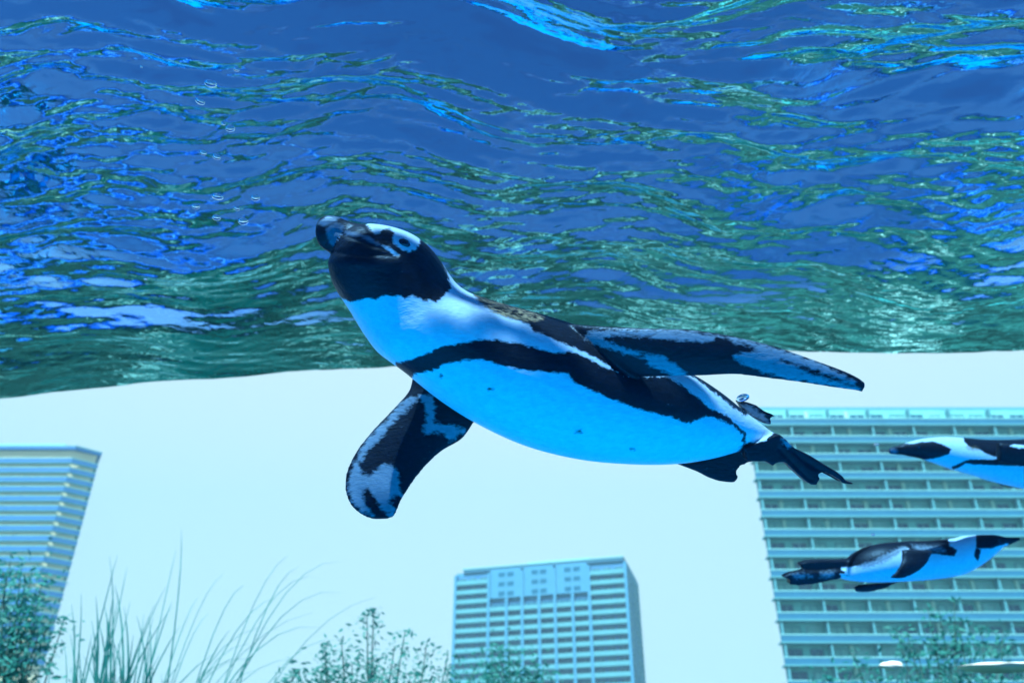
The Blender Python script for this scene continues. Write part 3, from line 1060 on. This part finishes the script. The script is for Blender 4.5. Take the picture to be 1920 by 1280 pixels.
    back = R1([(1225, 600), (1262, 660), (1300, 712), (1400, 780), (1520, 830), (1600, 852), (1660, 880), (1700, 925), (1760, 945), (1860, 1000), (1920, 1020)]) + \
        R2([(330, 255), (430, 300), (530, 365), (560, 400), (700, 400), (720, 350), (800, 330), (880, 370), (930, 402), (1040, 480), (1140, 560), (1200, 600), (1260, 560), (1000, 340), (900, 260), (500, 40), (150, 20)])
    rear = R2([(1192, 745), (1240, 738), (1325, 726), (1340, 690), (1400, 660), (1500, 760), (1450, 860), (1150, 860), (1150, 800)])
    brown = R1([(1260, 640), (1420, 690), (1600, 745), (1740, 780), (1760, 835), (1640, 858), (1520, 832), (1400, 785), (1300, 715)])
    spots = [dot(922.7, 729.6, 7, 3.5), dot(827.6, 705, 4, 2.5), dot(1084, 809, 8, 3), dot(1186, 841, 6, 2.5), dot(1262, 692, 7, 3)]
    A = R2([(375, 200), (390, 175), (430, 163), (600, 162), (800, 158), (950, 172), (1040, 190), (1040, 215), (960, 219), (850, 212), (760, 205), (650, 192), (560, 188), (490, 196), (470, 205), (520, 235), (600, 262), (700, 285), (770, 290),
            (830, 330), (880, 372), (920, 400), (850, 405), (780, 372), (710, 342), (690, 302), (600, 286), (520, 264), (450, 242), (400, 222)])
    B = R2([(1060, 190), (1200, 205), (1300, 235), (1420, 275), (1550, 318), (1680, 380), (1770, 428), (1760, 445), (1650, 400), (1500, 345), (1380, 310), (1400, 330), (1500, 370), (1650, 425), (1790, 462), (1780, 475), (1650, 452), (1450, 415),
            (1300, 380), (1200, 340), (1135, 295), (1180, 280), (1270, 278), (1240, 250), (1130, 215)])
    Cc = R3([(600, 330), (660, 320), (690, 335), (620, 400), (560, 450), (480, 540), (400, 640), (330, 700), (270, 790), (300, 862), (370, 860), (430, 795), (520, 805), (560, 860), (560, 960), (580, 1010), (480, 1030), (520, 1090), (540, 1130), (500, 1165),
             (430, 1100), (380, 1010), (340, 960), (300, 1000), (320, 1080), (380, 1150), (300, 1130), (230, 1060), (200, 960), (210, 860), (260, 740), (330, 620), (420, 530), (520, 420)])
    Dd = R3([(690, 300), (800, 310), (810, 400), (800, 500), (900, 515), (1000, 530), (1020, 560), (960, 600), (910, 630), (880, 580), (800, 560), (760, 580), (720, 550), (750, 480), (750, 400), (720, 350)])
    horn = [R1([(195, 190), (265, 140), (325, 165), (312, 300), (240, 312), (208, 260)]), R1([(330, 203), (420, 213), (520, 250), (600, 310), (560, 300), (440, 243), (330, 228)]), R1([(130, 150), (215, 85), (300, 105), (250, 142), (180, 172)])]
    wh = [brow, streak]

    def body_dark(P, front):
        d = union(P, [head, band, back, rear] + spots)
        d = np.where(union(P, wh) > -8, np.minimum(d, -union(P, wh)), d)
        # the far flank, out of the camera's sight, is marked like the near one: dark back, white below
        mid = 560 + (P[:, 0] - 900) * 0.40
        far = np.where(P[:, 0] > 860, (mid - P[:, 1]) / 3.0, (P[:, 1] < 555) * 16.0 - 8)
        return np.where(front, d, far)
    ten = lambda P, fr: np.full(len(P), 8.0)
    pattern = {
        'body': {'dark': body_dark, 'brown': lambda P, fr: np.where(fr, poly_sd(P, brown), poly_sd(P, brown)), 'keratin': lambda P, fr: np.where(fr, union(P, [horn[1]]), -8)},
        'beak': {'dark': lambda P, fr: np.where(union(P, wh) > 0, -8.0, 8.0), 'keratin': lambda P, fr: union(P, horn)},
        'near': {'dark': ten, 'pale': lambda P, fr: np.where(fr, union(P, [A, B]), -8)},
        'far': {'dark': ten, 'pale': lambda P, fr: np.where(fr, union(P, [Cc, Dd]), -8)},
        'foot': {'dark': ten, 'pale': lambda P, fr: union(P, [R2([(1385, 715), (1405, 720), (1440, 752), (1420, 770), (1395, 745)])])},
        'tail': {'dark': ten, 'pale': lambda P, fr: union(P, [R2([(1170, 540), (1230, 555), (1310, 610), (1320, 640), (1240, 606)])])},
    }
    o, bvh, c = penguin(shells, at(1040, 690, .9), .0016, pattern, 'large penguin swimming close up with its flippers spread, facing left', 6,
                        ((R1([(215, 345), (330, 368), (480, 378), (620, 372), (700, 385)]), .0011, 4.0), (R1([(190, 300), (260, 200), (330, 232), (500, 300), (620, 335), (715, 378)]), .0010, 3.5),
                         (R1([(480, 160), (520, 210), (570, 235), (640, 300)]), .0008, 4.0), (R2([(1400, 740), (1500, 830), (1600, 890), (1680, 930)]), .002, 5.0), (R2([(1380, 770), (1450, 850), (1530, 930)]), .002, 5.0),
                         (R1([(225, 420), (480, 440), (700, 430)]), -.0015, 12.0)))
    add_eye(o, bvh, c, 757, 458, .0060)


def second_penguin():
    D0 = 2.05
    sec = [(1690, 832, 1690, 852, D0, .8), (1705, 828, 1702, 855, D0, .85), (1725, 823, 1722, 859, D0, .9), (1750, 820, 1744, 866, D0, .92), (1780, 819, 1766, 874, D0, .95), (1815, 821, 1790, 882, D0, 1),
           (1855, 824, 1825, 892, D0, 1), (1900, 824, 1868, 905, D0, 1), (1950, 822, 1930, 918, D0, 1), (2010, 824, 2000, 924, D0, 1), (2070, 834, 2065, 920, D0, 1), (2120, 852, 2116, 908, D0, .95), (2160, 868, 2158, 892, D0, .9)]
    beak = [(1665, 842, 1665, 848, D0, .8), (1670, 838, 1669, 851, D0, .7), (1682, 835, 1682, 852, D0, .65), (1700, 830, 1698, 853, D0, .65)]
    near = [(1870, 828, 1872, 866, D0 - .085, .012), (1905, 832, 1907, 872, D0 - .10, .010), (1950, 836, 1955, 880, D0 - .11, .008), (2000, 846, 2005, 884, D0 - .11, .006), (2050, 862, 2052, 886, D0 - .11, .004)]
    far = [(1855, 893, 1862, 903, D0 + .02, .010), (1880, 893, 1885, 912, D0 + .02, .010), (1920, 893, 1922, 917, D0 + .03, .008), (1980, 905, 1980, 926, D0 + .04, .006), (2010, 918, 2010, 930, D0 + .04, .004)]
    tail = [(2140, 862), (2200, 872), (2215, 884), (2205, 896), (2140, 898)]
    shells = [('body', *loft(sec)), ('beak', *loft(beak)), ('near', *loft(near, 5, 24, 1, True)), ('far', *loft(far, 5, 24, 1, True)), ('tail', *slab(tail, D0, .012))]
    Z = lambda pts: [(1640 + .1458 * x, 780 + .1458 * y) for x, y in pts]
    head = Z([(100, 300), (350, 350), (500, 350), (600, 330), (760, 325), (900, 370), (985, 425), (960, 480), (850, 525), (740, 545), (620, 560), (200, 520)])
    band = Z([(990, 650), (1060, 620), (1180, 560), (1300, 555), (1500, 560), (1650, 530), (1800, 520), (2000, 500), (2600, 540), (3000, 640), (3000, 720), (2400, 640), (1900, 640), (1250, 620), (1180, 600), (1090, 655), (1000, 690)])
    back = Z([(1130, 200), (1150, 330), (1230, 400), (1330, 420), (1450, 490), (1550, 520), (1750, 500), (2000, 500), (2600, 540), (3500, 600), (3500, 200), (2000, 150)])
    brown = Z([(1180, 400), (1280, 400), (1340, 430), (1260, 430)])

    def bd(P, front):
        return np.where(front, union(P, [head, band, back]), np.where(P[:, 0] > 1800, (855 - P[:, 1]), (P[:, 0] < 1785) * 16. - 8))
    ten = lambda P, fr: np.full(len(P), 8.0)
    white_patch = Z([(1740, 375), (1900, 320), (2100, 330), (2100, 410), (1800, 410)])
    pattern = {'body': {'dark': lambda P, f: 2.5 * bd(P, f), 'brown': lambda P, fr: poly_sd(P, brown)}, 'beak': {'dark': ten, 'keratin': lambda P, fr: poly_sd(P, dot(1675, 845, 8, 5))},
               'near': {'dark': lambda P, fr: np.where(poly_sd(P, white_patch) > 0, -8., 8.)}, 'far': {'dark': ten}, 'tail': {'dark': ten}}
    o, bvh, c = penguin(shells, at(1900, 870, D0), .0035, pattern, 'distant penguin facing left, cut off by the right edge', 4)
    add_eye(o, bvh, c, 1722, 838, .005)


def third_penguin():
    D0 = 2.1
    T = lambda pts: [(1440 + .25 * x, 980 + .25 * y) for x, y in pts]
    sec = [(1572, 1068, 1568, 1078, D0 + .02, .9), (1585, 1052, 1576, 1084, D0 + .02, .95), (1610, 1033, 1600, 1088, D0 + .01, 1), (1650, 1020, 1642, 1090, D0, 1), (1700, 1015, 1698, 1088, D0, 1), (1745, 1014, 1750, 1084, D0, 1),
           (1785, 1010, 1795, 1077, D0, 1), (1810, 1005, 1825, 1064, D0, 1), (1832, 1003, 1848, 1050, D0, .95), (1852, 1002, 1864, 1038, D0, .95), (1872, 1003, 1876, 1028, D0, .9), (1888, 1006, 1886, 1021, D0, .8)]
    beak = [(1872, 1004, 1868, 1030, D0, .7), (1892, 1006, 1888, 1023, D0, .6), (1905, 1006, 1903, 1017, D0, .6), (1914, 1007, 1913, 1013, D0, .6)]
    near = [(1690, 1030, 1750, 1032, D0 - .085, .012), (1690, 1045, 1744, 1044, D0 - .095, .010), (1688, 1057, 1734, 1060, D0 - .105, .008), (1680, 1070, 1716, 1074, D0 - .11, .006), (1671, 1079, 1694, 1083, D0 - .112, .005), (1668, 1083, 1678, 1084, D0 - .112, .003)]
    far = [(1690, 1086, 1668, 1094, D0 + .06, .010), (1660, 1091, 1660, 1102, D0 + .05, .008), (1630, 1093, 1636, 1108, D0 + .04, .007), (1610, 1095, 1614, 1110, D0 + .03, .006), (1600, 1100, 1604, 1108, D0 + .03, .004)]
    f1 = T([(580, 270), (520, 275), (380, 275), (270, 285), (220, 305), (245, 325), (300, 345), (400, 350), (520, 345), (600, 330)])
    f2 = T([(560, 350), (480, 350), (380, 360), (250, 352), (160, 370), (95, 398), (160, 412), (150, 455), (220, 458), (330, 450), (430, 430), (520, 410), (580, 380)])
    shells = [('body', *loft(sec)), ('beak', *loft(beak)), ('near', *loft(near, 5, 24, 1, True)), ('far', *loft(far, 5, 24, 1, True)), ('foot', *slab(f1, D0 + .02, .012)), ('foot', *slab(f2, D0 + .01, .012))]
    back = T([(520, 330), (600, 330), (700, 320), (820, 285), (900, 240), (960, 205), (1030, 180), (1100, 220), (1250, 230), (1400, 250), (1420, 200), (1360, 170), (1340, 60), (500, 60), (400, 330)])
    head = T([(1560, 60), (1560, 190), (1600, 190), (1680, 190), (1800, 150), (1950, 100), (1950, 40)])
    strip = T([(1555, 190), (1600, 200), (1575, 290), (1545, 250)])

    def bd(P, front):
        return np.where(front, union(P, [back, head, strip]), np.where(P[:, 0] < 1800, (1050 - P[:, 1]), -8.))
    ten = lambda P, fr: np.full(len(P), 8.0)
    pattern = {'body': {'dark': lambda P, f: 2.5 * bd(P, f), 'pale': lambda P, f: np.where(f, union(P, [T([(640, 345), (760, 330), (900, 280), (1000, 215), (1045, 190), (1010, 180), (900, 225), (800, 280), (690, 320)]), T([(1080, 170), (1300, 180), (1330, 215), (1120, 205)])]), -8)}, 'beak': {'dark': ten}, 'near': {'dark': ten}, 'far': {'dark': ten},
               'foot': {'dark': ten, 'pale': lambda P, fr: union(P, [T([(180, 385), (300, 385), (330, 400), (200, 410)]), T([(400, 370), (500, 365), (480, 400), (400, 410)])])}}
    o, bvh, c = penguin(shells, at(1700, 1050, D0), .0035, pattern, 'distant penguin facing right with its flippers down, below the other', 4)
    add_eye(o, bvh, c, 1872, 1012, .004)


main_penguin()
second_penguin()
third_penguin()

# ------------------------------------------------------------------ air bubbles
def bubble_material():
    m, nt, b = new_mat('air_bubble')
    nt.nodes.remove(b)
    g = N(nt, 'ShaderNodeBsdfGlass', IOR=0.75, Roughness=0.02)
    nt.links.new(g.outputs[0], nt.nodes['Material Output'].inputs[0])
    return m


M_BUBBLE = bubble_material()
BUBBLES = [(395, 157, 23, 'wide flat bubble at the top of the column left of the beak'),
           (375, 190, 19, 'bubble just under the wide flat one at the top of the column'),
           (443, 130, 12, 'small bubble standing right of the topmost wide flat bubble'),
           (432, 241, 18, 'larger of the two touching bubbles in mid column'),
           (419, 232, 9, 'smaller of the two touching bubbles in mid column'),
           (381, 286, 14, 'left bubble of the sloping pair halfway down the column'),
           (406, 294, 16, 'right bubble of the sloping pair halfway down the column'),
           (408, 369, 22, 'widest bubble in the lower cluster near the beak'),
           (479, 371, 17, 'bubble nearest the beak, right of the lower cluster'),
           (367, 387, 15, 'leftmost bubble of the lower cluster'),
           (444, 391, 12, 'small bubble in the centre of the lower cluster'),
           (406, 408, 16, 'left one of the two lowest bubbles in the lower cluster'),
           (456, 415, 19, 'right one of the two lowest bubbles in the lower cluster'),
           (273, 523, 7, 'tiny lone bubble in green water far left of the throat'),
           (265, 125, 6, 'tiny lone bubble in blue water near the top left'),
           (1393, 746, 25, 'flat oval bubble trailing above the big penguin tail'),
           (1643, 833, 9, 'tiny bubble ahead of the beak of the left-facing distant penguin'),
           (1637, 1002, 8, 'tiny bubble above the back of the right-facing distant penguin')]
bm = bmesh.new()
bmesh.ops.create_uvsphere(bm, u_segments=20, v_segments=12, radius=1.0)
for q in bm.verts:
    q.co.z = q.co.z * (0.55 if q.co.z > 0 else 0.42) + 0.05 * q.co.x
bub = bpy.data.meshes.new('bubble')
bm.to_mesh(bub); bm.free()
bub.polygons.foreach_set('use_smooth', [True] * len(bub.polygons))
bub.materials.append(M_BUBBLE)
for px, py, w, lab in BUBBLES:
    dep = 2.0 if px > 1600 else (.93 if px > 1300 else rng.uniform(.86, .98))
    o = link(bpy.data.objects.new('bubble', bub))
    o.location = tuple(at(px, py, dep))
    r = w / 2 * dep / FPX
    o.scale = (r, r, r)
    o.rotation_euler = (rng.uniform(-.2, .2), rng.uniform(-.25, .25), rng.uniform(0, 6))
    tag(o, lab, 'bubble', 'air bubbles in the water')

# ------------------------------------------------------------------ air
HZ, nt, b = new_mat('city_haze')
nt.nodes.remove(b)
pv = N(nt, 'ShaderNodeVolumePrincipled')
pv.inputs['Color'].default_value = (0.45, 0.84, 1.0, 1)
pv.inputs['Density'].default_value = 0.0006
nt.links.new(pv.outputs[0], nt.nodes['Material Output'].inputs['Volume'])
tag(mesh_obj('haze', boxv(-910, 910, -910, 910, -41, 96), BOXF, HZ), kind='stuff')
